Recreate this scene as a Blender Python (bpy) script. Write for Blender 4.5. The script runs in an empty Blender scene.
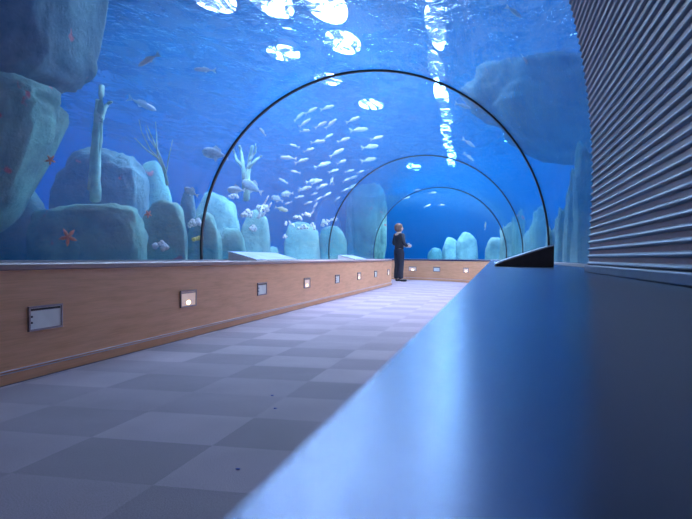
import bpy, bmesh, math, random
from mathutils import Vector, Matrix, noise
C = bpy.context.scene.collection
SC = bpy.context.scene
PI = math.pi
rnd = random.Random(7)

# ------------------------------------------------------------------ camera model
F = 673.0; TH = math.atan(147 / F); CT, ST = math.cos(TH), math.sin(TH)
CAMZ = 0.65
FWD = Vector((-ST, CT, 0)); RGT = Vector((CT, ST, 0)); UP = Vector((0, 0, 1))
def ray(px, py):
    hz = 257.6 + .006 * (px - 346)
    return FWD + RGT * ((px - 346) / F) + UP * (-(py - hz) / F)
def at(px, py, d):                       # point at depth d along the view
    return Vector((0, 0, CAMZ)) + ray(px, py) * d

# ------------------------------------------------------------------ tunnel path
YA = 15.9; XC = -1.17; RB = 3.76; CX = XC - RB
def path(u, s):
    if s <= YA: return (XC + u, s)
    a = (s - YA) / RB; r = RB + u
    return (CX + r * math.cos(a), YA + r * math.sin(a))
S_END = YA + RB * math.radians(88)
def srange(a, b, straight=1.2, curved=.2):
    out = [a]
    if a < YA:
        e = min(b, YA); n = max(1, int((e - a) / straight))
        out += [a + (e - a) * i / n for i in range(1, n + 1)]
    if b > YA:
        st = max(a, YA); n = max(1, int((b - st) / curved))
        out += [st + (b - st) * i / n for i in range(1, n + 1)]
    return out
RG = 1.66; ZG = 0.75
def in_tunnel(p, pad):
    if p.y <= YA: u = p.x - XC
    else:
        u = math.hypot(p.x - CX, p.y - YA) - RB
        if p.x < CX: return p.y > 17 and p.y < 22 and False
    if p.z < ZG: return abs(u) < RG + pad
    return math.hypot(u, p.z - ZG) < RG + pad
def exit_d(px, py, pad):
    d = 1.0
    while d < 40 and in_tunnel(at(px, py, d), pad): d += .05
    return d

# ------------------------------------------------------------------ helpers
def new_obj(name, me, mat=None, parent=None, smooth=False):
    o = bpy.data.objects.new(name, me); C.objects.link(o)
    if mat: me.materials.append(mat)
    if smooth:
        for p in me.polygons: p.use_smooth = True
    if parent: o.parent = parent
    return o
def from_bm(name, bm, mat=None, parent=None, smooth=False, sharp=None):
    bmesh.ops.recalc_face_normals(bm, faces=bm.faces[:])
    me = bpy.data.meshes.new(name); bm.to_mesh(me); bm.free()
    o = new_obj(name, me, mat, parent, smooth)
    if sharp is not None:
        try: me.set_sharp_from_angle(angle=math.radians(sharp))
        except Exception: pass
    return o
def tag(o, label=None, cat=None, group=None, kind=None):
    for k, v in (('label', label), ('category', cat), ('group', group), ('kind', kind)):
        if v: o[k] = v
    return o
def struct(o): o['kind'] = 'structure'; return o
def empty(name, loc, rz=0):
    o = bpy.data.objects.new(name, None); C.objects.link(o)
    o.location = loc; o.rotation_euler = (0, 0, rz); o.empty_display_size = .1
    return o
def copy_tree(o, parent=None):
    c = o.copy(); C.objects.link(c); c.parent = parent
    for ch in [x for x in C.objects if x.parent == o]:
        copy_tree(ch, c)
    return c
def box(bm, x0, x1, y0, y1, z0, z1, bev=0):
    r = bmesh.ops.create_cube(bm, size=1)
    for v in r['verts']:
        v.co = Vector(((x0 + x1) / 2 + v.co.x * (x1 - x0), (y0 + y1) / 2 + v.co.y * (y1 - y0), (z0 + z1) / 2 + v.co.z * (z1 - z0)))
    if bev:
        es = list({e for v in r['verts'] for e in v.link_edges})
        bmesh.ops.bevel(bm, geom=es, offset=bev, segments=2, affect='EDGES')
def sweep(bm, prof, ss, closed=True, caps=True, flip=False):
    rings = []
    for s in ss:
        rings.append([bm.verts.new((*path(u, s), z)) for u, z in prof])
    n = len(prof)
    for i in range(len(rings) - 1):
        for j in range(n if closed else n - 1):
            k = (j + 1) % n
            bm.faces.new((rings[i][j], rings[i][k], rings[i + 1][k], rings[i + 1][j]))
    if caps and closed:
        bm.faces.new(rings[0][::-1]); bm.faces.new(rings[-1])
def swept(name, prof, a, b, mat, parent=None, smooth=False, sharp=None, st=1.2, cv=.2):
    bm = bmesh.new(); sweep(bm, prof, srange(a, b, st, cv))
    return from_bm(name, bm, mat, parent, smooth, sharp)
def rect(u0, u1, z0, z1): return [(u0, z0), (u1, z0), (u1, z1), (u0, z1)]
def tube(bm, pts, rads, seg=10, caps=True):
    pts = [Vector(p) for p in pts]; rings = []
    up = Vector((0.13, .31, .94))
    for i, p in enumerate(pts):
        t = (pts[min(i + 1, len(pts) - 1)] - pts[max(i - 1, 0)]).normalized()
        a = t.cross(up)
        if a.length < .05: a = t.cross(Vector((1, 0, 0)))
        a.normalize(); b = t.cross(a)
        rings.append([bm.verts.new(p + (a * math.cos(2 * PI * k / seg) + b * math.sin(2 * PI * k / seg)) * rads[i]) for k in range(seg)])
    for i in range(len(rings) - 1):
        for k in range(seg):
            bm.faces.new((rings[i][k], rings[i][(k + 1) % seg], rings[i + 1][(k + 1) % seg], rings[i + 1][k]))
    if caps: bm.faces.new(rings[0][::-1]); bm.faces.new(rings[-1])
def arc(r, n=48, z0=.60, inset=0):
    """points of the tunnel arch, left foot to right foot, at radius r"""
    a0 = math.asin((z0 - ZG) / r)
    return [(-r * math.cos(a0 + (PI - 2 * a0) * i / n), ZG + r * math.sin(a0 + (PI - 2 * a0) * i / n)) for i in range(n + 1)]

# ------------------------------------------------------------------ materials
def mat(name):
    m = bpy.data.materials.new(name); m.use_nodes = True
    nt = m.node_tree; nt.nodes.clear()
    out = nt.nodes.new('ShaderNodeOutputMaterial')
    return m, nt, out
def N(nt, t, **kw):
    n = nt.nodes.new(t)
    for k, v in kw.items():
        if k in n.inputs: n.inputs[k].default_value = v
        else: setattr(n, k, v)
    return n
def ramp(nt, fac, stops):
    r = nt.nodes.new('ShaderNodeValToRGB'); nt.links.new(fac, r.inputs[0])
    el = r.color_ramp.elements
    while len(el) < len(stops): el.new(.5)
    for e, (p, c) in zip(el, stops): e.position = p; e.color = (*c, 1) if len(c) == 3 else c
    return r.outputs[0]
def coords(nt, scale=(1, 1, 1), kind='Object', loc=(0, 0, 0)):
    tc = nt.nodes.new('ShaderNodeTexCoord'); mp = nt.nodes.new('ShaderNodeMapping')
    mp.inputs['Scale'].default_value = scale; mp.inputs['Location'].default_value = loc
    nt.links.new(tc.outputs[kind], mp.inputs[0]); return mp.outputs[0]
def simple(name, col, rough=.5, metal=0, var=.12, scale=12, bump=0, stretch=(1, 1, 1), emit=None, spec=.5, detail=4):
    m, nt, out = mat(name); L = nt.links.new
    p = N(nt, 'ShaderNodeBsdfPrincipled', Roughness=rough, Metallic=metal)
    p.inputs['Specular IOR Level'].default_value = spec
    n = N(nt, 'ShaderNodeTexNoise', Scale=scale, Detail=detail); L(coords(nt, stretch), n.inputs['Vector'])
    lo = tuple(c * (1 - var) for c in col); hi = tuple(min(1, c * (1 + var)) for c in col)
    L(ramp(nt, n.outputs[0], [(.3, lo), (.7, hi)]), p.inputs['Base Color'])
    if bump:
        b = N(nt, 'ShaderNodeBump', Strength=bump, Distance=.02); L(n.outputs[0], b.inputs['Height']); L(b.outputs[0], p.inputs['Normal'])
    if emit: p.inputs['Emission Color'].default_value = (*emit[0], 1); p.inputs['Emission Strength'].default_value = emit[1]
    L(p.outputs[0], out.inputs[0]); return m

def carpet_mat():
    m, nt, out = mat('carpet'); L = nt.links.new
    p = N(nt, 'ShaderNodeBsdfPrincipled', Roughness=.8); p.inputs['Specular IOR Level'].default_value = .25
    p.inputs['Sheen Weight'].default_value = .3
    v = coords(nt, (1 / .464, 1 / .415, 1), loc=(.94 / .464, -1.75 / .415, .5))
    ck = N(nt, 'ShaderNodeTexChecker', Scale=1.0); L(v, ck.inputs['Vector'])
    ck.inputs['Color1'].default_value = (.188, .155, .21, 1); ck.inputs['Color2'].default_value = (.27, .22, .285, 1)
    fl = N(nt, 'ShaderNodeVectorMath', operation='FLOOR'); L(v, fl.inputs[0])
    wn = N(nt, 'ShaderNodeTexWhiteNoise'); L(fl.outputs[0], wn.inputs['Vector'])
    tile = ramp(nt, wn.outputs['Value'], [(0, (.82, .82, .84)), (1, (1.12, 1.12, 1.1))])
    n1 = N(nt, 'ShaderNodeTexNoise', Scale=260, Detail=3); L(coords(nt), n1.inputs['Vector'])
    pile = ramp(nt, n1.outputs[0], [(.3, (.6, .6, .6)), (.7, (1.4, 1.4, 1.4))])
    n2 = N(nt, 'ShaderNodeTexNoise', Scale=2.2, Detail=5); L(coords(nt), n2.inputs['Vector'])
    wear = ramp(nt, n2.outputs[0], [(.3, (.85, .85, .85)), (.7, (1.15, 1.14, 1.12))])
    c = ck.outputs[0]
    for x in (tile, pile, wear):
        mx = N(nt, 'ShaderNodeMix', data_type='RGBA', blend_type='MULTIPLY'); mx.inputs['Factor'].default_value = 1
        L(c, mx.inputs['A']); L(x, mx.inputs['B']); c = mx.outputs['Result']
    L(c, p.inputs['Base Color'])
    b = N(nt, 'ShaderNodeBump', Strength=.5, Distance=.004); L(n1.outputs[0], b.inputs['Height']); L(b.outputs[0], p.inputs['Normal'])
    L(p.outputs[0], out.inputs[0]); return m

def wood_mat():
    m, nt, out = mat('beech_veneer'); L = nt.links.new
    p = N(nt, 'ShaderNodeBsdfPrincipled', Roughness=.42); p.inputs['Specular IOR Level'].default_value = .4
    n1 = N(nt, 'ShaderNodeTexNoise', Scale=3, Detail=8, Roughness=.62); L(coords(nt, (.8, .8, 9)), n1.inputs['Vector'])
    n2 = N(nt, 'ShaderNodeTexNoise', Scale=40, Detail=3); L(coords(nt, (.12, .12, 6)), n2.inputs['Vector'])
    c1 = ramp(nt, n1.outputs[0], [(.28, (.68, .34, .17)), (.5, (.78, .41, .215)), (.75, (.85, .46, .25))])
    c2 = ramp(nt, n2.outputs[0], [(.35, (.94, .93, .92)), (.65, (1.04, 1.04, 1.04))])
    mx = N(nt, 'ShaderNodeMix', data_type='RGBA', blend_type='MULTIPLY'); mx.inputs['Factor'].default_value = 1
    L(c1, mx.inputs['A']); L(c2, mx.inputs['B']); L(mx.outputs['Result'], p.inputs['Base Color'])
    L(p.outputs[0], out.inputs[0]); return m

def acrylic_mat():
    m, nt, out = mat('acrylic'); L = nt.links.new
    tr = N(nt, 'ShaderNodeBsdfTransparent', Color=(.97, .985, 1, 1))
    gl = N(nt, 'ShaderNodeBsdfGlossy', Color=(.9, .95, 1, 1), Roughness=.05)
    n = N(nt, 'ShaderNodeTexNoise', Scale=1.6, Detail=7, Roughness=.7); L(coords(nt, (1.6, .5, 1.6)), n.inputs['Vector'])
    b = N(nt, 'ShaderNodeBump', Strength=.6, Distance=.05); L(n.outputs[0], b.inputs['Height'])
    lw = N(nt, 'ShaderNodeLayerWeight', Blend=.5)
    pw = N(nt, 'ShaderNodeMath', operation='POWER'); L(lw.outputs['Facing'], pw.inputs[0]); pw.inputs[1].default_value = 3.2
    ma = N(nt, 'ShaderNodeMath', operation='MULTIPLY_ADD'); L(pw.outputs[0], ma.inputs[0]); ma.inputs[1].default_value = .34; ma.inputs[2].default_value = .03
    L(b.outputs[0], gl.inputs['Normal'])
    mx = N(nt, 'ShaderNodeMixShader'); L(ma.outputs[0], mx.inputs[0]); L(tr.outputs[0], mx.inputs[1]); L(gl.outputs[0], mx.inputs[2])
    L(mx.outputs[0], out.inputs[0]); return m

def water_mat():
    m, nt, out = mat('sea_water'); L = nt.links.new
    tr = N(nt, 'ShaderNodeBsdfTransparent', Color=(1, 1, 1, 1))
    sc = N(nt, 'ShaderNodeVolumeScatter', Color=(.01, .43, 1, 1), Density=.052, Anisotropy=.35)
    ab = N(nt, 'ShaderNodeVolumeAbsorption', Color=(.0, .60, .92, 1), Density=.2)
    ad = N(nt, 'ShaderNodeAddShader'); L(sc.outputs[0], ad.inputs[0]); L(ab.outputs[0], ad.inputs[1])
    L(tr.outputs[0], out.inputs['Surface']); L(ad.outputs[0], out.inputs['Volume']); return m

def surface_mat():
    m, nt, out = mat('rippled_water_surface'); L = nt.links.new
    tr = N(nt, 'ShaderNodeBsdfTransparent', Color=(1, 1, 1, 1))
    gl = N(nt, 'ShaderNodeBsdfRefraction', Color=(1, 1, 1, 1), Roughness=.02, IOR=1.12)
    gs = N(nt, 'ShaderNodeBsdfGlossy', Color=(.9, .95, 1, 1), Roughness=.05)
    n = N(nt, 'ShaderNodeTexNoise', Scale=2.4, Detail=4, Roughness=.6); L(coords(nt, (1.3, .8, 1)), n.inputs['Vector'])
    b = N(nt, 'ShaderNodeBump', Strength=.8, Distance=.16); L(n.outputs[0], b.inputs['Height'])
    L(b.outputs[0], gl.inputs['Normal']); L(b.outputs[0], gs.inputs['Normal'])
    m1 = N(nt, 'ShaderNodeMixShader'); m1.inputs[0].default_value = .35; L(gl.outputs[0], m1.inputs[1]); L(gs.outputs[0], m1.inputs[2])
    mx = N(nt, 'ShaderNodeMixShader'); 
    n5 = N(nt, 'ShaderNodeTexNoise', Scale=1.5, Detail=9, Roughness=.72, Distortion=1.2); L(coords(nt, (1.6, .7, 1), loc=(2, 5, 0)), n5.inputs['Vector'])
    L(ramp(nt, n5.outputs[0], [(.46, (.0, .0, .0)), (.50, (.97, .97, .97))]), mx.inputs[0]); L(tr.outputs[0], mx.inputs[1]); L(m1.outputs[0], mx.inputs[2])
    L(mx.outputs[0], out.inputs[0]); return m

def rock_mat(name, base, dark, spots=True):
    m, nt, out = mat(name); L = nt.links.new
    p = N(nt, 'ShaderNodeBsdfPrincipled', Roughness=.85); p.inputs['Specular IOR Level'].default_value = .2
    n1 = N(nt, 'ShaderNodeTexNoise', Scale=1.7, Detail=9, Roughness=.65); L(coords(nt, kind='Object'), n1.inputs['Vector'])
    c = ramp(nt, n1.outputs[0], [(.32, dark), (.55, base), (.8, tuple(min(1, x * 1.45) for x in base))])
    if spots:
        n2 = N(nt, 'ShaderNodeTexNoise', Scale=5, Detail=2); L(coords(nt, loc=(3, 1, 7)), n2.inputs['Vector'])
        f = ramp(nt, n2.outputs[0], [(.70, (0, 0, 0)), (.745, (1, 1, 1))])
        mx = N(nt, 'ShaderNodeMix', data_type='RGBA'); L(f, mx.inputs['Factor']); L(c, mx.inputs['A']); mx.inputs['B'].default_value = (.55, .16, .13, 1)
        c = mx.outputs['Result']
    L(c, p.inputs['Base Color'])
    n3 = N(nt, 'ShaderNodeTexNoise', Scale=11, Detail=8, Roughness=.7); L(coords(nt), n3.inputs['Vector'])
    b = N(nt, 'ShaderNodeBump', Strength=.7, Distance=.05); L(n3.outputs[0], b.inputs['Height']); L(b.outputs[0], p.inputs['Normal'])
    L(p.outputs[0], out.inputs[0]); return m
def emis(name, col, st):
    m, nt, out = mat(name); e = N(nt, 'ShaderNodeEmission', Color=(*col, 1), Strength=st); nt.links.new(e.outputs[0], out.inputs[0]); return m

M = dict(
    carpet=carpet_mat(), wood=wood_mat(), acrylic=acrylic_mat(), water=water_mat(), surface=surface_mat(),
    rock=rock_mat('artificial_rock', (.20, .40, .31), (.07, .16, .14)), pale=rock_mat('pale_rock', (.36, .58, .47), (.13, .26, .22), False),
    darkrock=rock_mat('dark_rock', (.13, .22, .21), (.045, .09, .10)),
    darkreflection=rock_mat('dark_reflection', (.05, .11, .13), (.02, .045, .06), False),
    coral=simple('white_coral', (.86, .86, .84), .8, var=.25, scale=14, bump=.6), branch=simple('branch_coral', (.26, .42, .30), .8, var=.3, scale=9, bump=.5),
    yellow=simple('yellow_coral', (.75, .6, .08), .8, var=.3), red=simple('orange_starfish', (.8, .2, .08), .8, var=.2),
    ledge=simple('satin_laminate', (.07, .10, .19), .24, .75, .10, 5, 0, (1, .3, 1)),
    ribbed=simple('ridge_reflected_blue', (.045, .06, .14), .45, .1, .15, 18), recess=simple('recess_red_tint', (.19, .05, .05), .5, .1, .2, 18), metal=simple('brushed_metal', (.8, .78, .8), .45, .5, .08, 30, 0, (1, .1, 6)),
    cap=simple('mauve_cap', (.34, .23, .22), .45, 0, .1, 8, 0, (1, .3, 1)), ring=simple('black_joint', (.012, .013, .02), .5, 0, .2, 10), rail=simple('glass_bed', (.42, .40, .42), .6, 0, .12, 16),
    tankwall=simple('blue_tank_paint', (.03, .12, .34), .9, 0, .2, .5), sand=simple('sand', (.5, .47, .40), .9, 0, .2, 20, .3),
    ceil=simple('dark_hall_paint', (.05, .08, .14), .9, 0, .2, 1), back=simple('hall_wall_paint', (.3, .3, .36), .8, 0, .1, 2),
    frame=simple('grey_metal_frame', (.26, .25, .30), .35, .8, .1, 20), lens=simple('frosted_lens', (.85, .9, .84), .3, 0, .06, 9),
    panel=simple('plaque_box', (.055, .05, .05), .45, 0, .15, 20), plaque=simple('plaque_face', (.26, .36, .52), .4, .0, .25, 7),
    edge=simple('plaque_edge', (.85, .88, .92), .25, .6, .05, 7),
    bulb=emis('warm_bulb', (1, .6, .3), 6), glow=simple('lit_lens', (.75, .68, .62), .3, 0, .05, 9, emit=((1, .66, .45), .22)),
    silver=simple('fish_silver', (.75, .82, .85), .25, .5, .15, 8), grey=simple('fish_grey', (.35, .45, .5), .4, .2, .25, 12),
    fin=simple('fish_fin', (.5, .6, .62), .5, 0, .2, 20), tan=simple('fish_tan', (.55, .56, .3), .45, .1, .25, 10),
    lamp=emis('lamp_glass', (.76, .77, 1), 215), housing=simple('lamp_housing', (.1, .1, .12), .5, .6),
    eye=simple('eye', (.02, .02, .02), .2), skin=simple('skin', (.62, .40, .30), .6, 0, .06), hair=simple('light_brown_hair', (.15, .08, .055), .6, 0, .3, 60, .5),
    cloth=simple('black_cloth', (.016, .017, .026), .8, 0, .2, 40, .2), denim=simple('dark_trousers', (.014, .016, .03), .85, 0, .2, 50, .2),
    shoe=simple('black_leather', (.012, .012, .015), .4), silverc=simple('camera_silver', (.75, .76, .8), .3, .6), lip=simple('lips', (.5, .2, .18), .5),
    scrap=simple('blue_scrap', (.03, .08, .45), .7),
)

# ------------------------------------------------------------------ tank shell
TX0, TX1, TY0, TY1, TZ0, TZ1 = -10.0, 6.5, -3.0, 33.0, -.6, 3.75
def water():
    bm = bmesh.new(); box(bm, TX0, TX1, TY0, TY1, TZ0, TZ1)
    prof = [(u, z) for u, z in arc(RG + .085, 40)]
    prof = [(-RG - .06, -.35)] + prof + [(RG + .06, -.35)]
    me = bpy.data.meshes.new('tank_water')
    bmesh.ops.recalc_face_normals(bm, faces=bm.faces[:])
    b2 = bmesh.new(); sweep(b2, prof, srange(TY0 + .2, S_END + .25)); bmesh.ops.recalc_face_normals(b2, faces=b2.faces[:])
    bmesh.ops.reverse_faces(b2, faces=b2.faces[:])
    tmp = bpy.data.meshes.new('t'); b2.to_mesh(tmp); b2.free(); bm.from_mesh(tmp); bpy.data.meshes.remove(tmp)
    bm.to_mesh(me); bm.free()
    return tag(new_obj('tank_water', me, M['water']), 'clear blue sea water filling the tank around the tunnel', 'water', None, 'stuff')
water()
def slab(name, x0, x1, y0, y1, z0, z1, m):
    bm = bmesh.new(); box(bm, x0, x1, y0, y1, z0, z1); return struct(from_bm(name, bm, m))
e = .03
slab('wall_outer_left', TX0 - .3, TX0 - e, TY0 - .3, TY1 + .3, TZ0, 5.6, M['tankwall'])
slab('wall_outer_right', TX1 + e, TX1 + .3, TY0 - .3, TY1 + .3, TZ0, 5.6, M['tankwall'])
slab('wall_outer_far', TX0 - e, TX1 + e, TY1 + e, TY1 + .3, TZ0, 5.6, M['tankwall'])
slab('wall_outer_near', TX0 - e, TX1 + e, TY0 - .3, TY0 - e, TZ0, 5.6, M['tankwall'])
slab('ceiling', TX0 - .3, TX1 + .3, TY0 - .3, TY1 + .3, 5.6, 5.8, M['ceil'])
def sand():
    bm = bmesh.new()
    n = 60
    vs = [[bm.verts.new((TX0 + .02 + (TX1 - TX0 - .04) * i / n, TY0 + .02 + (TY1 - TY0 - .04) * j / n, -.07 + .03 * noise.noise(Vector((i * .4, j * .4, 0))))) for j in range(n + 1)] for i in range(n + 1)]
    for i in range(n):
        for j in range(n): bm.faces.new((vs[i][j], vs[i + 1][j], vs[i + 1][j + 1], vs[i][j + 1]))
    # keep the tunnel clear
    kill = [f for f in bm.faces if in_tunnel(Vector((f.calc_center_median().x, f.calc_center_median().y, 0)), .1)]
    bmesh.ops.delete(bm, geom=kill, context='FACES')
    o = from_bm('floor_tank', bm, M['sand'], smooth=True); struct(o)
    md = o.modifiers.new('t', 'SOLIDIFY'); md.thickness = .1; md.offset = -1
sand()
def surface():
    bm = bmesh.new(); n = 70
    vs = [[bm.verts.new((TX0 + (TX1 - TX0) * i / n, TY0 + (TY1 - TY0) * j / n, TZ1 + .04 + .05 * noise.noise(Vector((i * .5, j * .7, 3))))) for j in range(n * 2 + 1)] for i in range(n + 1)]
    n2 = n * 2
    for i in range(n + 1):
        for j in range(n2 + 1): vs[i][j].co.y = TY0 + (TY1 - TY0) * j / n2
    for i in range(n):
        for j in range(n2): bm.faces.new((vs[i][j], vs[i + 1][j], vs[i + 1][j + 1], vs[i][j + 1]))
    o = from_bm('water_surface', bm, M['surface'], smooth=True)
    tag(o, 'bright rippled surface of the tank water above the tunnel', 'water surface', None, 'stuff')
surface()

# ------------------------------------------------------------------ tunnel
UL, UR = -1.22, 1.137          # corridor faces
swA = TY0 + .4
struct(swept('floor', rect(UL + .02, UR - .02, -.04, 0), swA, S_END, M['carpet'], st=3))
struct(swept('wall_left', rect(UL - .05, UL, 0, .574), swA, S_END, M['wood']))
struct(swept('wall_right', rect(UR, UR + .05, 0, .574), swA, S_END, M['wood']))
for side, u, sg in (('left', UL, 1), ('right', UR, -1)):
    struct(swept('baseboard_' + side, rect(min(u, u + sg * .008), max(u, u + sg * .008), 0, .052), swA, S_END, M['wood']))
    p = swept('metal_strip', rect(min(u, u + sg * .011), max(u, u + sg * .011), .053, .0565), swA, S_END, M['metal'])
    q = swept('metal_strip', rect(min(u, u + sg * .011), max(u, u + sg * .011), .066, .0695), swA, S_END, M['metal'])
    t = empty('trim_1' if side == 'left' else 'trim_2', (0, 0, 0)); struct(t); p.parent = t; q.parent = t
def ledge(name, ua, ub, m='ledge'):
    b = .006
    pr = [(ua + b, .574), (ub - b, .574), (ub, .574 + b), (ub, .61 - b), (ub - b, .61), (ua + b, .61), (ua, .61 - b), (ua, .574 + b)]
    o = swept(name, pr, swA, S_END, M[m], smooth=True, sharp=30); return struct(o)
ledge('trim_3', -RG - .07, UL + .012, 'cap'); ledge('trim_4', UR - .012, RG + .07)
struct(swept('trim_5', rect(-RG + .005 - .03, -RG + .035, .61, .622), swA, S_END, M['rail']))
struct(swept('trim_6', rect(RG - .055, RG + .02, .61, .624), swA, S_END, M['rail']))
struct(swept('wall_lower_left', rect(-RG - .075, -RG - .03, -.1, .574), swA, S_END, M['ring']))
struct(swept('wall_lower_right', rect(RG + .03, RG + .075, -.1, .574), swA, S_END, M['ring']))
rings = [6.2, 11.5, 16.8]
bounds = [swA] + rings + [S_END]
gp = arc(RG, 56, .605) + arc(RG + .06, 56, .605)[::-1]
for i in range(4):
    o = swept('window_%d' % (i + 1), gp, bounds[i], bounds[i + 1], M['acrylic'], smooth=True, sharp=40, st=.9, cv=.15)
    struct(o)
rl = ['black arched joint ring of the tunnel, largest and nearest of the three', 'black arched joint ring halfway along the tunnel, middle of the three', 'black arched joint ring at the far bend, smallest of the three']
for s, l in zip(rings, rl):
    rp = arc(RG - .018, 72, .61) + arc(RG - .001, 72, .61)[::-1]
    o = swept('arch_ring', rp, s - .017, s + .017, M['ring'], smooth=True, sharp=40)
    tag(o, l, 'arch', 'joint rings of the tunnel')
# end walls of the corridor
def cap(name, s0, s1, m):
    pr = [(-RG + .01, 0)] + arc(RG - .01, 40, .62) + [(RG - .01, 0)]
    o = swept(name, pr, s0, s1, m); struct(o)
cap('wall_far', S_END + .01, S_END + .1, M['tankwall']); cap('wall_back', swA - .1, swA - .01, M['back'])

# ------------------------------------------------------------------ ribbed panel on the right ledge
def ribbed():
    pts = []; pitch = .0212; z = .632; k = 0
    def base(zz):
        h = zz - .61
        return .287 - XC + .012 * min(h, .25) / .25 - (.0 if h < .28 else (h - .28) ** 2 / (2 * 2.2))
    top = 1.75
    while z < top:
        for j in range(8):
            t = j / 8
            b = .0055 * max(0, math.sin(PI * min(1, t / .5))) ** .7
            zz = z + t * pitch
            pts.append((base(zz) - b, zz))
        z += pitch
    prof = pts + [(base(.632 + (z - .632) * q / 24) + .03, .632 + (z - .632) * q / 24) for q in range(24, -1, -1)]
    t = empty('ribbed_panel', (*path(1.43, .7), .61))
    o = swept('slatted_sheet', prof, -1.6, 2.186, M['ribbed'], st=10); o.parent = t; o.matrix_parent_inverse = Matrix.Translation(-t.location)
    o.data.materials.append(M['recess'])  # reflected light put into the colours: ridge faces blue, recess faces redder
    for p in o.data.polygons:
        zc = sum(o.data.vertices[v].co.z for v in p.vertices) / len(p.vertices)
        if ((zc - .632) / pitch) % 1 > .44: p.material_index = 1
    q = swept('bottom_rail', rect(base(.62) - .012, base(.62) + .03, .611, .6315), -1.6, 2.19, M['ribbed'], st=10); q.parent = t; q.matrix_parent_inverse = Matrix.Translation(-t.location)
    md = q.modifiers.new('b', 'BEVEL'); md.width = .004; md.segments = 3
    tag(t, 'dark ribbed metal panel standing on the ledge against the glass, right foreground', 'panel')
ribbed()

# ------------------------------------------------------------------ information plaques on the ledges
def plaque(x_low, x_high, y0, y1, z_low, z_high, label, bm_='panel'):
    """wedge lectern: low edge at the corridor, high edge at the glass"""
    t = empty('information_plaque', ((x_low + x_high) / 2, (y0 + y1) / 2, .611))
    def place(o): o.parent = t; o.matrix_parent_inverse = Matrix.Translation(-t.location); return o
    bm = bmesh.new()
    v = [bm.verts.new(c) for c in ((x_low, y0, .611), (x_high, y0, .611), (x_high, y0, z_high), (x_low, y0, z_low), (x_low, y1, .611), (x_high, y1, .611), (x_high, y1, z_high), (x_low, y1, z_low))]
    for f in ((0, 1, 2, 3), (7, 6, 5, 4), (0, 4, 5, 1), (1, 5, 6, 2), (3, 2, 6, 7), (0, 3, 7, 4)): bm.faces.new([v[i] for i in f])
    place(from_bm('wedge_box', bm, M[bm_]))
    d = Vector((x_high - x_low, 0, z_high - z_low)).normalized(); nrm = Vector((-d.z, 0, d.x))
    if nrm.z < 0: nrm = -nrm
    a = Vector((x_low, 0, z_low)); b = Vector((x_high, 0, z_high))
    def plate(name, th, g, m, off):
        bm = bmesh.new(); aa = a - d * g + nrm * off; bb = b + d * g + nrm * off
        vs = []
        for y in (y0 - g, y1 + g):
            for p in (aa, bb, bb + nrm * th, aa + nrm * th): vs.append(bm.verts.new((p.x, y, p.z)))
        for f in ((0, 1, 2, 3), (7, 6, 5, 4), (0, 4, 5, 1), (1, 5, 6, 2), (3, 2, 6, 7), (0, 3, 7, 4)): bm.faces.new([vs[i] for i in f])
        place(from_bm(name, bm, m))
    plate('edge_frame', .004, .006, M['edge'], .0005)
    plate('plaque_face', .002, -.012, M['plaque'], .005)
    tag(t, label, 'information plaque', 'information plaques on the ledges')
plaque(.015, .285, 3.35, 4.3, .622, .713, 'dark wedge-shaped information plaque on the right ledge')
plaque(-2.44, -2.76, 6.75, 8.3, .618, .705, 'pale blue sloping information plaque on the left ledge, just past the nearest ring', 'metal')
plaque(-2.44, -2.76, 11.95, 13.2, .618, .695, 'small pale sloping plaque on the left ledge just past the middle ring', 'metal')

# ------------------------------------------------------------------ wall lights
def wall_light(lit):
    """local: face towards +X, centre at origin"""
    t = empty('wall_light', (0, 0, 0)); w, h = .142, .066
    bm = bmesh.new()
    for y0, y1, z0, z1 in ((-w, w, h - .010, h), (-w, w, -h, -h + .010), (-w, -w + .012, -h + .010, h - .010), (w - .012, w, -h + .010, h - .010)): box(bm, .0005, .012, y0, y1, z0, z1)
    from_bm('frame', bm, M['frame'], t)
    bm = bmesh.new(); box(bm, .001, .006, -w + .012, w - .012, -h + .010, h - .010)
    ln = from_bm('lens', bm, M['glow'] if lit else M['lens'], t)
    bm = bmesh.new()
    box(bm, .0062, .0085, -w + .018, w - .018, h - .024, h - .012)
    from_bm('louvre', bm, M['ring' if not lit else 'frame'], t)
    if lit:
        bm = bmesh.new(); bmesh.ops.create_uvsphere(bm, u_segments=16, v_segments=8, radius=1)
        for v in bm.verts: v.co = Vector((.0062 + v.co.x * .004, v.co.y * .04, -h + .034 + v.co.z * .017))
        from_bm('bulb', bm, M['bulb'], t, True)
    else:
        for z in (-.02, .012):
            bm = bmesh.new(); r = bmesh.ops.create_cone(bm, segments=10, radius1=.006, radius2=.005, depth=.004, cap_ends=True)
            for v in bm.verts: v.co = Vector((.0135 + v.co.z, -w + .02 + v.co.x, z + v.co.y))
            from_bm('screw', bm, M['ring'], t)
    return t
protos = {True: wall_light(True), False: wall_light(False)}; used = set()
LL = ['unlit louvred step light, nearest of those in the left wooden wall', 'glowing step light, second along the left wooden wall', 'unlit step light, third along the left wooden wall, below the near end of a plaque', 'glowing step light, fourth along the left wooden wall', 'unlit step light, fifth along the left wooden wall, below the small far plaque', 'glowing step light, sixth along the left wooden wall', 'unlit step light, seventh along the left wooden wall', 'glowing step light, last before the left wall ends beside the person']
for i in range(8):
    lit = i % 2 == 1; s = 3.24 + 1.762 * i
    o = protos[lit] if lit not in used else copy_tree(protos[lit]); used.add(lit)
    o.location = (*path(UL + .0005, s), .315); tag(o, LL[i], 'wall light', 'step lights in the wooden walls')
ang = lambda p: math.atan2(p.y - YA, p.x - CX)
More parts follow.
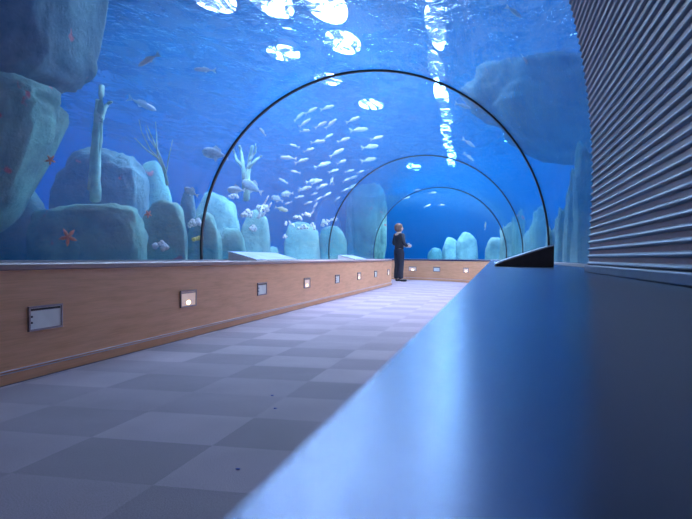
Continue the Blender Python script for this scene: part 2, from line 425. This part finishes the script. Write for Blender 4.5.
for px, py, lit, l in ((413, 268, True, 'glowing step light in the curved end wall right beside the person'), (437, 269.5, False, 'dim unlit step light in the curved end wall, middle of the three there'), (466.6, 271, True, 'glowing step light in the curved end wall nearest the right ledge')):
    d = 10
    while math.hypot(at(px, py, d).x - CX, at(px, py, d).y - YA) < RB + UR or at(px, py, d).y < YA: d += .02
    p = at(px, py, d); a = ang(p); o = copy_tree(protos[lit])
    r = RB + UR - .001
    o.location = (CX + r * math.cos(a), YA + r * math.sin(a), .33); o.rotation_euler = (0, 0, a + PI)
    tag(o, l, 'wall light', 'step lights in the wooden walls')

# ------------------------------------------------------------------ lamps over the tank
def lamp():
    t = empty('tank_lamp', (0, 0, 0))
    bm = bmesh.new(); bmesh.ops.create_cone(bm, segments=40, radius1=1, radius2=.8, depth=1, cap_ends=True)
    for v in bm.verts: v.co = Vector((v.co.x * .35, v.co.y * 1.0, .095 + v.co.z * .13))
    box(bm, -.01, .01, -.3, -.28, .16, 1.449); box(bm, -.01, .01, .28, .3, .16, 1.449)
    from_bm('housing', bm, M['housing'], t)
    bm = bmesh.new(); bmesh.ops.create_cone(bm, segments=40, radius1=1, radius2=1, depth=1, cap_ends=True)
    for v in bm.verts: v.co = Vector((v.co.x * .33, v.co.y * .98, .014 + v.co.z * .028))
    from_bm('lamp_glass', bm, M['lamp'], t)
    return t
L0 = lamp(); first = True
lamps = []
for k in range(9): lamps.append((-.84 - .085 * k + .05 * math.sin(k * 2), 8.3 + 2.1 * k, .98, 'white tank lamp shining through the water above the middle of the tunnel'))
for x, y, sc in ((-3.75, 8.6, .5), (-3.0, 8.85, .62), (-2.3, 9.1, .75), (-2.42, 10.75, .6), (-3.55, 11.1, .42), (-3.2, 12.9, .42), (-2.75, 15.2, .5)): lamps.append((x, y, sc, 'white tank lamp shining through the water above the left side of the tunnel'))
for x, y, sc in ((1.2, 12.5, .4), (2.6, 14, .4), (.5, 20, .9), (-3.0, 26, .9)): lamps.append((x, y, sc, 'white tank lamp shining through the water beyond the right side of the tunnel'))
for x, y, sc, l in lamps:
    o = L0 if first else copy_tree(L0); first = False
    o.location = (x, y, 4.15); o.scale = ((.42, 1.04, 1) if 'middle' in l else (.8, sc, 1)); tag(o, l, 'lamp', 'lamps ' + l[16:])

# ------------------------------------------------------------------ rocks
def boulder(name, label, cat, c, half, m, seed=0, power=.75, amp=.16, freq=1.3, sub=4, group=None, lean=(0, 0), taper=0):
    bm = bmesh.new(); bmesh.ops.create_icosphere(bm, subdivisions=sub, radius=1)
    off = Vector((seed * 3.7, seed * 1.9, seed * 5.3))
    for v in bm.verts:
        p = v.co.copy()
        q = Vector([math.copysign(abs(x) ** power, x) for x in p])
        n = noise.fractal(p * freq + off, .8, 2.1, 5)
        r = noise.noise(p * .8 + off * 1.3)
        q *= 1 + amp * n + amp * .8 * r
        k = 1 - taper * q.z
        v.co = Vector(((q.x * k + lean[0] * q.z) * half[0], (q.y * k + lean[1] * q.z) * half[1], q.z * half[2]))
    bz = min(v.co.z for v in bm.verts)
    ang_ = math.atan2(RGT.y, RGT.x)
    o = from_bm(name, bm, m, None, True); o.location = c; o.rotation_euler = (0, 0, ang_)
    tag(o, label, cat, group)
    return o
def rockpx(name, label, x0, x1, yt, yb, extra, m='rock', thick=1.0, cat='rock', ground=True, **kw):
    xm = (x0 + x1) / 2
    w0 = (x1 - x0) / 2 / F
    ex = max(exit_d(x, 250, .1) for x in (max(x0, -20), xm, x1))
    # the rock's whole footprint keeps clear of the glass
    d = ex + extra
    for _ in range(60):
        c = at(xm, 250, d); hw = w0 * d; ht = hw * thick
        pts = [c + RGT * hw * a + FWD * ht * b for a, b in ((-.8, -.8), (.8, -.8), (0, -1), (-1, 0), (1, 0), (-.8, .8), (.8, .8))]
        if any(in_tunnel(Vector((p.x, p.y, .5)), .12) for p in pts): d += .15
        else: break
    zt = at(xm, yt, d).z; zb = -.12 if ground else at(xm, yb, d).z
    c = at(xm, 250, d); c.z = (zt + zb) / 2
    return boulder(name, label, cat, c, (hw * .97, ht, (zt - zb) / 2 * .97), M[m], seed=kw.pop('seed', int(abs(x0) + yt) % 97), **kw)
R = rockpx
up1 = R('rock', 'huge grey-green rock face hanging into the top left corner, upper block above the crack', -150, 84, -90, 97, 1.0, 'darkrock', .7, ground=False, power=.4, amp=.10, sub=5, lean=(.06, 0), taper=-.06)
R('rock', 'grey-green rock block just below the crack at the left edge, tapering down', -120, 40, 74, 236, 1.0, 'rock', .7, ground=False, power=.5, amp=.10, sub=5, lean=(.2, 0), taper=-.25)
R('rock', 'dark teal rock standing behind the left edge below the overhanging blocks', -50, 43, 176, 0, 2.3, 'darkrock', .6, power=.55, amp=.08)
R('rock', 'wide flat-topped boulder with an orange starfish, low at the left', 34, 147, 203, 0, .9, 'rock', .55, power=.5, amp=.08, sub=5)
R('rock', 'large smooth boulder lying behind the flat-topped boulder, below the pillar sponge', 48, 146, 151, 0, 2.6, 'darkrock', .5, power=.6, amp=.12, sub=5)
R('rock', 'rounded boulder at the foot of the bare branching coral', 125, 172, 164, 0, 3.3, 'rock', .6, power=.7, amp=.10)
R('rock', 'small upright rock with a white shell on its face, right of the flat-topped boulder', 142, 187, 200, 0, .9, 'rock', .6, power=.6, amp=.10)
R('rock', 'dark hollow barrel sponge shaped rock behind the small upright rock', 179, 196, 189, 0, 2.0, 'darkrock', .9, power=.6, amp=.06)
R('rock', 'tall teal rock with yellow coral, cut by the nearest black ring', 186, 222, 216, 0, 1.0, 'rock', .7, power=.6, amp=.12)
R('rock', 'rounded boulder with a pointed left end just right of the nearest black ring', 194, 243, 194, 0, 2.6, 'pale', .6, power=.75, amp=.16)
R('rock', 'smooth upright rock beneath the pointed boulder, behind the pale blue plaque', 219, 246, 226, 0, 1.3, 'rock', .7, power=.6, amp=.08)
R('rock', 'narrow tall rock topped with white coral, left of the dark gap', 240, 270, 210, 0, 1.6, 'pale', .8, power=.65, amp=.12)
R('rock', 'tiny low rock in the dark gap behind the plaque', 268, 280, 246, 0, 2.0, 'pale', .9, power=.7)
R('rock', 'broad rock mound crowned with white coral knobs between the first and second rings', 284, 321, 222, 0, 1.2, 'pale', .7, power=.7, amp=.10)
R('rock', 'squat teal rock just left of the middle ring', 318, 346, 226, 0, 1.3, 'rock', .7, power=.6, amp=.10)
R('rock', 'long streaked rock wall seen through the glass past the middle ring', 346, 386, 186, 0, 1.2, 'rock', 1.0, power=.5, amp=.14, sub=5)
R('rock', 'pale round boulder beyond the far bend, right one of the pair', 455, 478, 232, 0, 1.6, 'pale', .8, power=.8, amp=.10)
R('rock', 'pale round boulder beyond the far bend, left one of the pair', 442, 460, 237, 0, 2.0, 'pale', .8, power=.8, amp=.08)
R('rock', 'small low rock left of the pair beyond the far bend', 427, 443, 247, 0, 2.2, 'rock', .8, power=.7, amp=.10)
R('rock', 'pale rounded rock directly behind the dark plaque at the far right bend', 485, 504, 236, 0, 1.2, 'pale', .8, power=.8, amp=.10)
cols = [(500, 514, 226, .3, 'pale'), (512, 524, 214, .4, 'rock'), (523, 534, 232, .25, 'pale'), (531, 547, 211, .4, 'rock'), (546, 559, 227, .1, 'pale'), (556, 568, 208, .3, 'rock'), (563, 573, 236, .05, 'pale'), (565, 581, 186, .3, 'rock'), (573, 596, 150, .3, 'rock')]
cl = ['low streaky rock column leftmost in the right-hand row', 'teal rock column second in the right-hand row', 'short pale rock column above the dark plaque', 'tall teal rock column over the high end of the dark plaque', 'whitish blocky rock column just right of the dark plaque', 'dark teal rock column behind the whitish one', 'slim pale spike of rock between plaque and ribbed panel', 'tall teal rock column left of the ribbed panel', 'tallest rock column, touching the ribbed panel edge']
for (x0, x1, yt, ex, m), l in zip(cols, cl):
    R('rock', l, x0, x1, yt, 0, ex, m, 1.1, power=.55, amp=.22, freq=2.2)

dq = exit_d(548, 112, .1) + 4.0  # dark reflection in the glass, built as a hanging rock mass
o = boulder('rock', 'dark reflection high at the right, shaped as a rock mass behind the nearest ring', 'rock', at(560, 112, dq), (84 / F * dq, 1.6, 36 / F * dq), M['darkreflection'], seed=61, power=.9, amp=.2, sub=5)
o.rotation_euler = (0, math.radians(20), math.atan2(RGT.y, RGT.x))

# ------------------------------------------------------------------ corals, sponges, starfish
def lumpy(label, px, py, wpx, hpx, d, m='coral', n=16, cat='coral', seed=1):
    r = random.Random(seed); bm = bmesh.new(); w = wpx / F * d / 2; h = hpx / F * d / 2
    for i in range(n):
        a = r.uniform(0, 2 * PI); q = r.random() ** .5
        p = Vector((math.cos(a) * q * w, math.sin(a) * q * w * .7, (1 - q * q) ** .5 * h * r.uniform(.5, 1) - h * .2))
        s = r.uniform(.22, .38) * min(w, h * 1.2)
        res = bmesh.ops.create_icosphere(bm, subdivisions=2, radius=s)
        for v in res['verts']: v.co = v.co * (1 + .3 * noise.noise(v.co * 6 / s * .2 + p)) + p
    o = from_bm('stony_coral', bm, M[m], None, True); o.location = at(px, py, d); tag(o, label, cat); return o
def branching(name, label, stems, d, m='branch', cat='coral'):
    bm = bmesh.new(); base = at(stems[0][0][0], stems[0][0][1], d)
    for pts, r0, r1 in [(s[:-2], s[-2], s[-1]) for s in stems]:
        P = []
        for i in range(len(pts) - 1):
            for k in range(4):
                t = k / 4; a, b = pts[i], pts[i + 1]
                P.append(at(a[0] * (1 - t) + b[0] * t, a[1] * (1 - t) + b[1] * t, d + .12 * math.sin((i * 4 + k) * .5 + r0 * 9)) - base)
        P.append(at(*pts[-1], d) - base)
        n = len(P); tube(bm, P, [(r0 + (r1 - r0) * i / (n - 1)) * d / F * (1 + .12 * math.sin(i * 2.3)) for i in range(n)], 9)
    o = from_bm(name, bm, M[m], None, True); o.location = base; tag(o, label, cat); return o
d1 = exit_d(95, 230, .1) + 2.0
branching('pillar_sponge', 'tall green pillar sponge with a short side arm, rising from the big left boulder',
          [((95, 200), (96, 160), (99, 120), (101, 87), 5.5, 2.6), ((92, 190), (94, 150), (96, 120), (97, 100), 5, 2.2), ((100, 122), (104, 108), (108, 103), (111, 102), 2.6, 1.2)], d1)
d2 = exit_d(150, 230, .1) + 1.7
branching('gorgonian', 'thin bare branching coral above the rounded boulder',
          [((167, 185), (164, 168), (157, 150), (149, 132), 1.6, .5), ((166, 180), (160, 160), (146, 150), (134, 138), 1.0, .4), ((165, 172), (157, 158), (156, 140), (155, 122), .9, .35), ((160, 160), (150, 150), (141, 132), (138, 120), .7, .3), ((166, 172), (168, 158), (172, 140), .8, .35), ((149, 132), (146, 125), .6, .3), ((155, 148), (148, 138), (144, 126), .5, .3)], d2)
d3 = exit_d(245, 230, .1) + 1.9
branching('tree_coral', 'upright green tree coral with short forked arms behind the nearest ring',
          [((246, 200), (247, 180), (249, 160), (252, 146), 3.2, 1.6), ((244, 190), (243, 170), (241, 155), (239, 146), 2.4, 1.2), ((248, 168), (255, 160), (261, 156), 1.8, .9), ((243, 168), (236, 160), (233, 150), 1.8, .9), ((249, 160), (255, 152), (255, 144), 1.4, .7)], d3)
d4 = exit_d(262, 230, .1) + 1.2
branching('finger_coral', 'small white finger coral spikes on the narrow tall rock', [((258, 218), (264, 204), (268, 196), 1.4, .6), ((262, 216), (268, 208), (271, 203), 1.4, .7), ((260, 214), (262, 206), 1.2, .6)], d4, 'coral')
def dd(px, e): return exit_d(px, 235, .1) + e
lumpy('white lumpy coral on the ring-side rock above the yellow coral', 196, 225, 14, 16, dd(196, .75), seed=2)
lumpy('white coral head on the rock between the pointed boulder and the finger coral', 248, 216, 12, 16, dd(248, 1.1), seed=3)
lumpy('white coral head crowning the narrow tall rock', 262, 211, 14, 15, dd(262, 1.2), seed=4)
lumpy('white coral tuft on the side of the narrow tall rock', 253, 230, 8, 12, dd(253, .95), seed=5)
k = 0
for px, py, w, l in ((289, 225, 9, 'white coral knob at the left of the broad rock mound'), (297, 219, 9, 'white coral knob at the top left of the broad rock mound'), (306, 216, 9, 'tallest white coral knob on the broad rock mound'), (302, 229, 9, 'white coral knob low in the middle of the broad rock mound'), (312, 228, 9, 'white coral knob at the right of the broad rock mound'), (285, 238, 6, 'white coral disc on the left flank of the broad rock mound'), (326, 224, 9, 'white coral knob on the left of the squat teal rock'), (334, 221, 8, 'white coral knob on the squat teal rock beside the middle ring')):
    k += 1; lumpy(l, px, py, w, w * 1.3, dd(px, .55), seed=10 + k, n=10)
lumpy('yellow coral tuft on the face of the ring-side rock', 198, 240, 11, 10, dd(198, .55), 'yellow', seed=30)
lumpy('white shell-like coral on the small upright rock low at the left', 161, 248, 16, 15, dd(161, .45), seed=31)
lumpy('pale coral head on the rounded boulder just behind the nearest ring', 233, 197, 9, 8, dd(233, 2.0), seed=32)
def starfish(label, px, py, wpx, d, m='red'):
    bm = bmesh.new(); r = wpx / F * d / 2; c = bm.verts.new((0, 0, r * .22)); b = bm.verts.new((0, 0, -.01)); ring = []
    for i in range(20):
        a = 2 * PI * i / 20; q = [1, .62, .3, .62][i % 4]
        ring.append(bm.verts.new((math.cos(a) * r * q, math.sin(a) * r * q, 0)))
    for i in range(20):
        bm.faces.new((ring[i], ring[(i + 1) % 20], c)); bm.faces.new((ring[(i + 1) % 20], ring[i], b))
    o = from_bm('starfish', bm, M[m], None, True); o.location = at(px, py, d); o.rotation_euler = (PI / 2, .4, math.atan2(RGT.y, RGT.x)); tag(o, label, 'starfish')
starfish('orange starfish clinging to the wide flat-topped boulder', 68, 237, 20, dd(90, .25))
starfish('red starfish low on the tapering rock block at the left edge', 50, 160, 12, dd(50, .45))
starfish('red starfish between the flat-topped boulder and the rounded one', 148, 214, 9, dd(148, .8))

# ------------------------------------------------------------------ fish
def fish_mesh(body_h=.26, body_w=.13):
    bm = bmesh.new(); n = 12; seg = 10; rings = []
    for i in range(n + 1):
        t = i / n; x = .5 - t * .84
        h = body_h * (math.sin(PI * min(1, (t * .93 + .04)) ** .75)) ** .8 / 2 if 0 < t < 1 else .012
        h = max(h, .016 if t > .5 else .01)
        rings.append([bm.verts.new((x, math.cos(2 * PI * k / seg) * h * body_w / body_h, math.sin(2 * PI * k / seg) * h)) for k in range(seg)])
    for i in range(n):
        for k in range(seg): bm.faces.new((rings[i][k], rings[i][(k + 1) % seg], rings[i + 1][(k + 1) % seg], rings[i + 1][k]))
    bm.faces.new(rings[0][::-1]); bm.faces.new(rings[-1]); return bm
def fin(bm, pts, th=.006):
    a = [bm.verts.new((x, -th, z)) for x, z in pts]; b = [bm.verts.new((x, th, z)) for x, z in pts]
    bm.faces.new(a); bm.faces.new(b[::-1])
    for i in range(len(pts)): j = (i + 1) % len(pts); bm.faces.new((a[i], b[i], b[j], a[j]))
TAIL = [(-.31, 0.02), (-.5, .14), (-.45, 0), (-.5, -.14), (-.31, -.02)]
def make_fish(h, w, m):
    o = from_bm('fish', fish_mesh(h, w), M[m], None, True)
    bm = bmesh.new(); fin(bm, TAIL); from_bm('tail_fin', bm, M['fin'], o)
    bm = bmesh.new(); fin(bm, [(.18, h * .40), (.05, h * .75), (-.15, h * .5), (-.2, h * .2)]); from_bm('dorsal_fin', bm, M['fin'], o)
    bm = bmesh.new(); fin(bm, [(.05, -h * .42), (-.05, -h * .7), (-.12, -h * .35)]); from_bm('anal_fin', bm, M['fin'], o)
    for s in (-1, 1):
        bm = bmesh.new(); bmesh.ops.create_uvsphere(bm, u_segments=8, v_segments=6, radius=.014)
        for v in bm.verts: v.co += Vector((.38, s * w * .30, h * .1))
        from_bm('eye', bm, M['eye'], o, True)
    return o
PF = {'slim': make_fish(.2, .11, 'silver'), 'round': make_fish(.42, .14, 'grey'), 'tan': make_fish(.30, .12, 'tan')}
bm = fish_mesh(.22, .11); fin(bm, TAIL); fin(bm, [(.18, .09), (.05, .16), (-.15, .1), (-.2, .04)])
school0 = from_bm('fish', bm, M['silver'], None, True); taken = set()
def place(o, px, py, lenpx, angle, extra, yawdepth=.25):
    d = exit_d(px, py, .14) + extra
    p = at(px, py, d)
    while p.z > TZ1 - .2 and d > 2: d -= .1; p = at(px, py, d)
    a = math.radians(angle)
    ax = (RGT * math.cos(a) * math.cos(yawdepth) + UP * math.sin(a) + FWD * math.sin(yawdepth) * (1 if math.cos(a) >= 0 else -1)).normalized()
    side = UP.cross(ax).normalized(); top = ax.cross(side)
    L = lenpx / F * d
    mt = Matrix((ax, side, top)).transposed().to_4x4()
    o.matrix_world = Matrix.Translation(p) @ mt @ Matrix.Scale(L, 4)
def put(kind, *a, label=None, group=None):
    if kind == 'school':
        o = school0 if kind not in taken else school0.copy()
        if kind in taken: C.objects.link(o)
    else: o = PF[kind] if kind not in taken else copy_tree(PF[kind])
    taken.add(kind); place(o, *a); tag(o, label, 'fish', group)
put('slim', 148, 60, 25, 215, 1.0, label='dark slender fish diving left near the top, with its tail raised')
put('slim', 204, 70, 22, 180, 1.6, label='pale slim fish swimming level high up, right of the diving fish')
put('slim', 141, 104, 30, -22, 2.8, label='faint greenish fish between the pillar sponge and the diving fish')
put('round', 215, 154, 27, 170, 1.4, label='large pale rounded fish just left of the nearest black ring')
put('round', 252, 187, 24, 150, 1.5, label='rounded pale fish above the narrow tall coral rock')
put('round', 191, 192, 16, 150, 1.2, label='rounded fish above the ring-side rock at its left')
put('round', 236, 190, 18, 180, 1.2, label='rounded fish hovering over the pointed boulder')
put('round', 277, 199, 13, 160, 1.6, label='small rounded fish left of the yellowish fish')
put('round', 287, 194, 13, 190, 1.6, label='small pale rounded fish directly above the yellowish fish')
put('tan', 281, 209, 14, -15, 1.4, label='small yellowish fish in the dark gap left of the coral mound')
put('tan', 485, 226, 9, 80, 1.5, label='small yellowish fish above the round rock at the far right bend')
sch = '262,132,12,130;326,108,16,12;304,123,14,35;320,125,14,30;330,124,15,40;304,131,12,2;358,130,20,10;317,142,16,5;369,147,20,12;310,111,14,28;298,117,14,35;283,181,11,150;304,189,15,15;316,182,13,25;322,186,12,20;326,195,11,30;332,182,9,120;337,199,8,40;352,187,12,30;301,161,15,20;336,153,17,28;322,165,18,20;288,158,17,175;368,160,18,15;349,171,10,15;352,178,11,20;346,180,9,30;315,206,9,60;311,214,9,50;327,228,7,30;321,187,11,25;305,188,13,10;288,203,8,200;312,181,15,15;331,181,9,70;327,195,9,30;314,194,8,20;294,146,11,160;308,150,12,20;343,140,14,20;352,120,16,18;341,162,11,25;360,172,9,20;318,199,9,35;308,203,9,20;299,197,10,15;333,171,12,20;345,190,9,25;295,172,11,170;327,137,13,25;376,138,14,15'
for row in sch.split(';'):
    x, y, l, a = map(float, row.split(','))
    put('school', x, y, l, a, .7 + 1.8 * rnd.random(), rnd.uniform(-.5, .5), label='small silvery fish in the shoal between the nearest and middle rings', group='silver shoal between the nearest and middle rings')
for x, y, l, a in ((432, 193, 9, 5), (427, 206, 8, 25), (406, 198, 8, 20), (416, 190, 8, 10), (441, 205, 7, 5)):
    put('school', x, y, l, a, 1.2 + rnd.random(), .2, label='tiny fish in the dark blue water beyond the far ring', group='tiny fish beyond the far ring')
for x, y, l, a, lb in ((468, 143, 16, -30, 'small white fish above the middle ring, upper of two'), (468, 157, 14, -35, 'small white fish above the middle ring, lower of two'), (462, 106, 18, -15, 'bright fish crossing just under the top right of the nearest ring'), (523, 59, 12, -50, 'small fish high on the right, midway to the ribbed panel'), (512, 12, 20, -30, 'pale fish at the very top right above the tunnel')):
    put('school', x, y, l, a, .8, .2, label=lb)

# ------------------------------------------------------------------ person
def skin(name, verts, edges, rad, m, parent, sub=2, smooth=True):
    me = bpy.data.meshes.new(name); me.from_pydata(verts, edges, []); o = bpy.data.objects.new(name, me); C.objects.link(o)
    md = o.modifiers.new('s', 'SKIN'); md.use_smooth_shade = True
    for i, r in enumerate(rad): me.skin_vertices[0].data[i].radius = r if isinstance(r, tuple) else (r, r)
    me.skin_vertices[0].data[0].use_root = True
    o.modifiers.new('u', 'SUBSURF').levels = sub
    dg = bpy.context.evaluated_depsgraph_get(); dg.update()
    m2 = bpy.data.meshes.new_from_object(o.evaluated_get(dg)); bpy.data.objects.remove(o); m2.name = name
    m2.materials.clear()
    return new_obj(name, m2, m, parent, True)
def chain(V, E, Rr, pts, start=None):
    prev = start
    for p, r in pts:
        V.append(p); Rr.append(r); i = len(V) - 1
        if prev is not None: E.append((prev, i))
        prev = i
    return prev
def person(loc, rz):
    t = empty('person', loc, rz)
    # local frame: faces +Y
    V, E, Rr = [], [], []
    pel = chain(V, E, Rr, [((0, -.01, .92), (.10, .07))])
    nb = chain(V, E, Rr, [((0, 0, 1.08), (.10, .075)), ((0, .0, 1.25), (.13, .095)), ((0, -.01, 1.36), (.10, .07))], pel)
    hd = chain(V, E, Rr, [((0, 0, 1.44), .046), ((0, .015, 1.49), (.058, .065)), ((0, .015, 1.55), (.07, .086)), ((0, .008, 1.61), (.068, .08))], nb)
    V.append((0, .115, 1.535)); Rr.append(.012); E.append((hd - 1, len(V) - 1))   # nose
    wrists = []
    for s, el, wr in ((-1, (-.25, -.02, 1.10), (-.10, .19, 1.03)), (1, (.25, .0, 1.10), (.10, .20, 1.03))):
        sh = chain(V, E, Rr, [((s * .16, -.005, 1.36), .05), ((s * .21, -.01, 1.24), .042), (el, .036), (((el[0] + wr[0]) / 2, (el[1] + wr[1]) / 2, (el[2] + wr[2]) / 2), .033), (wr, .022)], nb)
        wrists.append((sh, s, Vector(wr)))
        pm = chain(V, E, Rr, [(tuple(Vector(wr) + Vector((-s * .02, .045, 0))), (.02, .03))], sh)
        pv = Vector(V[pm])
        for k, (ln, dz) in enumerate(((.030, .024), (.034, .008), (.032, -.008), (.025, -.023))):
            chain(V, E, Rr, [(tuple(pv + Vector((-s * .006, .022, dz))), .009), (tuple(pv + Vector((-s * .014, .022 + ln, dz))), .008), (tuple(pv + Vector((-s * .035, .022 + ln * .95, dz))), .007)], pm)
        chain(V, E, Rr, [(tuple(pv + Vector((-s * .012, -.01, .036))), .009), (tuple(pv + Vector((-s * .03, .01, .042))), .008)], pm)
    for s in (-1, 1):
        chain(V, E, Rr, [((s * .085, 0, .86), .082), ((s * .10, .005, .66), .068), ((s * .105, .01, .48), .05), ((s * .11, -.01, .32), .046), ((s * .115, -.015, .10), .033), ((s * .12, .03, .045), .032), ((s * .13, .13, .03), .026)], pel)
    skin('body', V, E, Rr, M['skin'], t)
    # jacket
    V, E, Rr = [], [], []
    a = chain(V, E, Rr, [((0, 0, .86), (.165, .13))])
    nb = chain(V, E, Rr, [((0, .005, 1.06), (.135, .108)), ((0, 0, 1.24), (.152, .115)), ((0, -.01, 1.365), (.125, .085)), ((0, -.005, 1.43), (.06, .06))], a)
    for s, el, wr in ((-1, (-.25, -.02, 1.10), (-.12, .15, 1.035)), (1, (.25, 0, 1.10), (.12, .16, 1.035))):
        chain(V, E, Rr, [((s * .165, -.005, 1.355), .062), ((s * .215, -.01, 1.23), .056), (el, .052), (wr, .04)], nb - 1)
    skin('jacket', V, E, Rr, M['cloth'], t)
    V, E, Rr = [], [], []
    a = chain(V, E, Rr, [((0, 0, 1.03), (.12, .095)), ((0, 0, .93), (.142, .11))])
    for s in (-1, 1):
        chain(V, E, Rr, [((s * .085, 0, .85), .096), ((s * .10, .005, .66), .083), ((s * .105, .01, .48), .068), ((s * .112, -.005, .30), .066), ((s * .116, -.01, .06), .068)], a)
    skin('trousers', V, E, Rr, M['denim'], t)
    for s in (-1, 1):
        V, E, Rr = [], [], []
        chain(V, E, Rr, [((s * .118, -.04, .045), .042), ((s * .122, .04, .042), .044), ((s * .133, .15, .034), .036)])
        skin('shoe', V, E, Rr, M['shoe'], t)
    # hair: cap with collar-length sides and open face
    bm = bmesh.new(); bmesh.ops.create_icosphere(bm, subdivisions=4, radius=1)
    for v in bm.verts:
        p = v.co.copy(); n = .06 * noise.noise(p * 4)
        v.co = Vector((p.x * .095, p.y * .112 - .012, p.z * .115 + 1.585)) * 1 + p * n * .15
        if v.co.z < 1.56:
            v.co.z -= .035 * (1 if p.y < .3 else 0)
        if p.y > .45 and p.z < .42: v.co.y = min(v.co.y, .045)
    from_bm('hair', bm, M['hair'], t, True)
    for s in (-1, 1):
        bm = bmesh.new(); bmesh.ops.create_uvsphere(bm, u_segments=10, v_segments=8, radius=.011)
        for v in bm.verts: v.co += Vector((s * .03, .094, 1.56))
        from_bm('eye', bm, M['eye'], t, True)
        bm = bmesh.new(); bmesh.ops.create_uvsphere(bm, u_segments=10, v_segments=8, radius=1)
        for v in bm.verts: v.co = Vector((v.co.x * .012 + s * .085, v.co.y * .018 + .02, v.co.z * .03 + 1.54))
        from_bm('ear', bm, M['skin'], t, True)
    bm = bmesh.new(); bmesh.ops.create_uvsphere(bm, u_segments=12, v_segments=6, radius=1)
    for v in bm.verts: v.co = Vector((v.co.x * .024, v.co.y * .008 + .092, v.co.z * .007 + 1.497))
    from_bm('mouth', bm, M['lip'], t, True)
    tag(t, 'person with short light brown hair in black jacket and trousers, standing at the bend', 'person')
    # camera in the hands: a thing of its own
    c = empty('camera', t.matrix_basis @ Vector((0, .293, .988)), rz); c.scale = (1.5, 1.2, 1.5)
    bm = bmesh.new(); box(bm, -.058, .058, -.022, .022, -.036, .036, .006); box(bm, -.025, .025, -.018, .018, .034, .052, .004); from_bm('camera_body', bm, M['silverc'], c)
    bm = bmesh.new(); tube(bm, [(0, .02, 0), (0, .045, 0), (0, .07, 0)], [.03, .028, .026], 16); from_bm('lens', bm, M['silverc'], c, True, 40)
    tag(c, 'small silver camera held in both hands by the person', 'camera')
    return t
pp = at(399, 281.5, 18.55); person((pp.x, pp.y, 0), math.radians(-54)).scale = (1.12, 1.12, .945)

# tiny scraps on the carpet
for px, py, l in ((239, 470, 'small blue scrap on the carpet, nearest of the three specks'), (273, 396, 'blue speck on the carpet, upper of the two to the right'), (276, 409, 'blue speck on the carpet, lower of the two to the right')):
    d = .65 / ((py - (257.6 + .006 * (px - 346))) / F); p = at(px, py, d)
    bm = bmesh.new(); bmesh.ops.create_icosphere(bm, subdivisions=2, radius=.008)
    for v in bm.verts: v.co = Vector((v.co.x * (1 + .5 * noise.noise(v.co * 300)), v.co.y * .7, v.co.z * .25 + .002))
    o = from_bm('paper_scrap', bm, M['scrap'], None, True); o.location = (p.x, p.y, .001); tag(o, l, 'scrap')

# ------------------------------------------------------------------ lights
def area(name, loc, size, energy, col, rot=(0, 0, 0)):
    l = bpy.data.lights.new(name, 'AREA'); l.shape = 'RECTANGLE'; l.size, l.size_y = size; l.energy = energy; l.color = col
    o = bpy.data.objects.new(name, l); C.objects.link(o); o.location = loc; o.rotation_euler = rot; return o
area('tank_fill_light', (-1.5, 13, 5.5), (14, 28), 420, (.7, .75, 1))  # soft fill added over the tank, no such opening known
area('corridor_light', (-1.1, -1.9, 2.1), (1.2, .5), 12, (.85, .85, 1), (math.radians(20), 0, 0))

w = bpy.data.worlds.new('w'); SC.world = w; w.use_nodes = True
w.node_tree.nodes['Background'].inputs[0].default_value = (.01, .03, .1, 1); w.node_tree.nodes['Background'].inputs[1].default_value = .3

# ------------------------------------------------------------------ camera
cd = bpy.data.cameras.new('cam'); cam = bpy.data.objects.new('cam', cd); C.objects.link(cam)
cd.sensor_width = 36; cd.lens = 36 * F / 692; cd.clip_start = .01; cd.clip_end = 100
cam.location = (0, 0, CAMZ)
cam.rotation_euler = (Matrix.Rotation(TH, 4, 'Z') @ Matrix.Rotation(PI / 2 - 1.9 / F, 4, 'X') @ Matrix.Rotation(.006, 4, 'Z')).to_euler()
cd.dof.use_dof = True; cd.dof.focus_distance = 7; cd.dof.aperture_fstop = 14
SC.camera = cam
SC.view_settings.view_transform = 'Standard'; SC.view_settings.look = 'None'; SC.view_settings.exposure = 0.25; SC.view_settings.gamma = 1
cy = SC.cycles
cy.max_bounces = 10; cy.diffuse_bounces = 3; cy.glossy_bounces = 4; cy.transmission_bounces = 6; cy.volume_bounces = 1; cy.transparent_max_bounces = 24
cy.sample_clamp_indirect = 4; cy.sample_clamp_direct = 12
cy.use_denoising = True
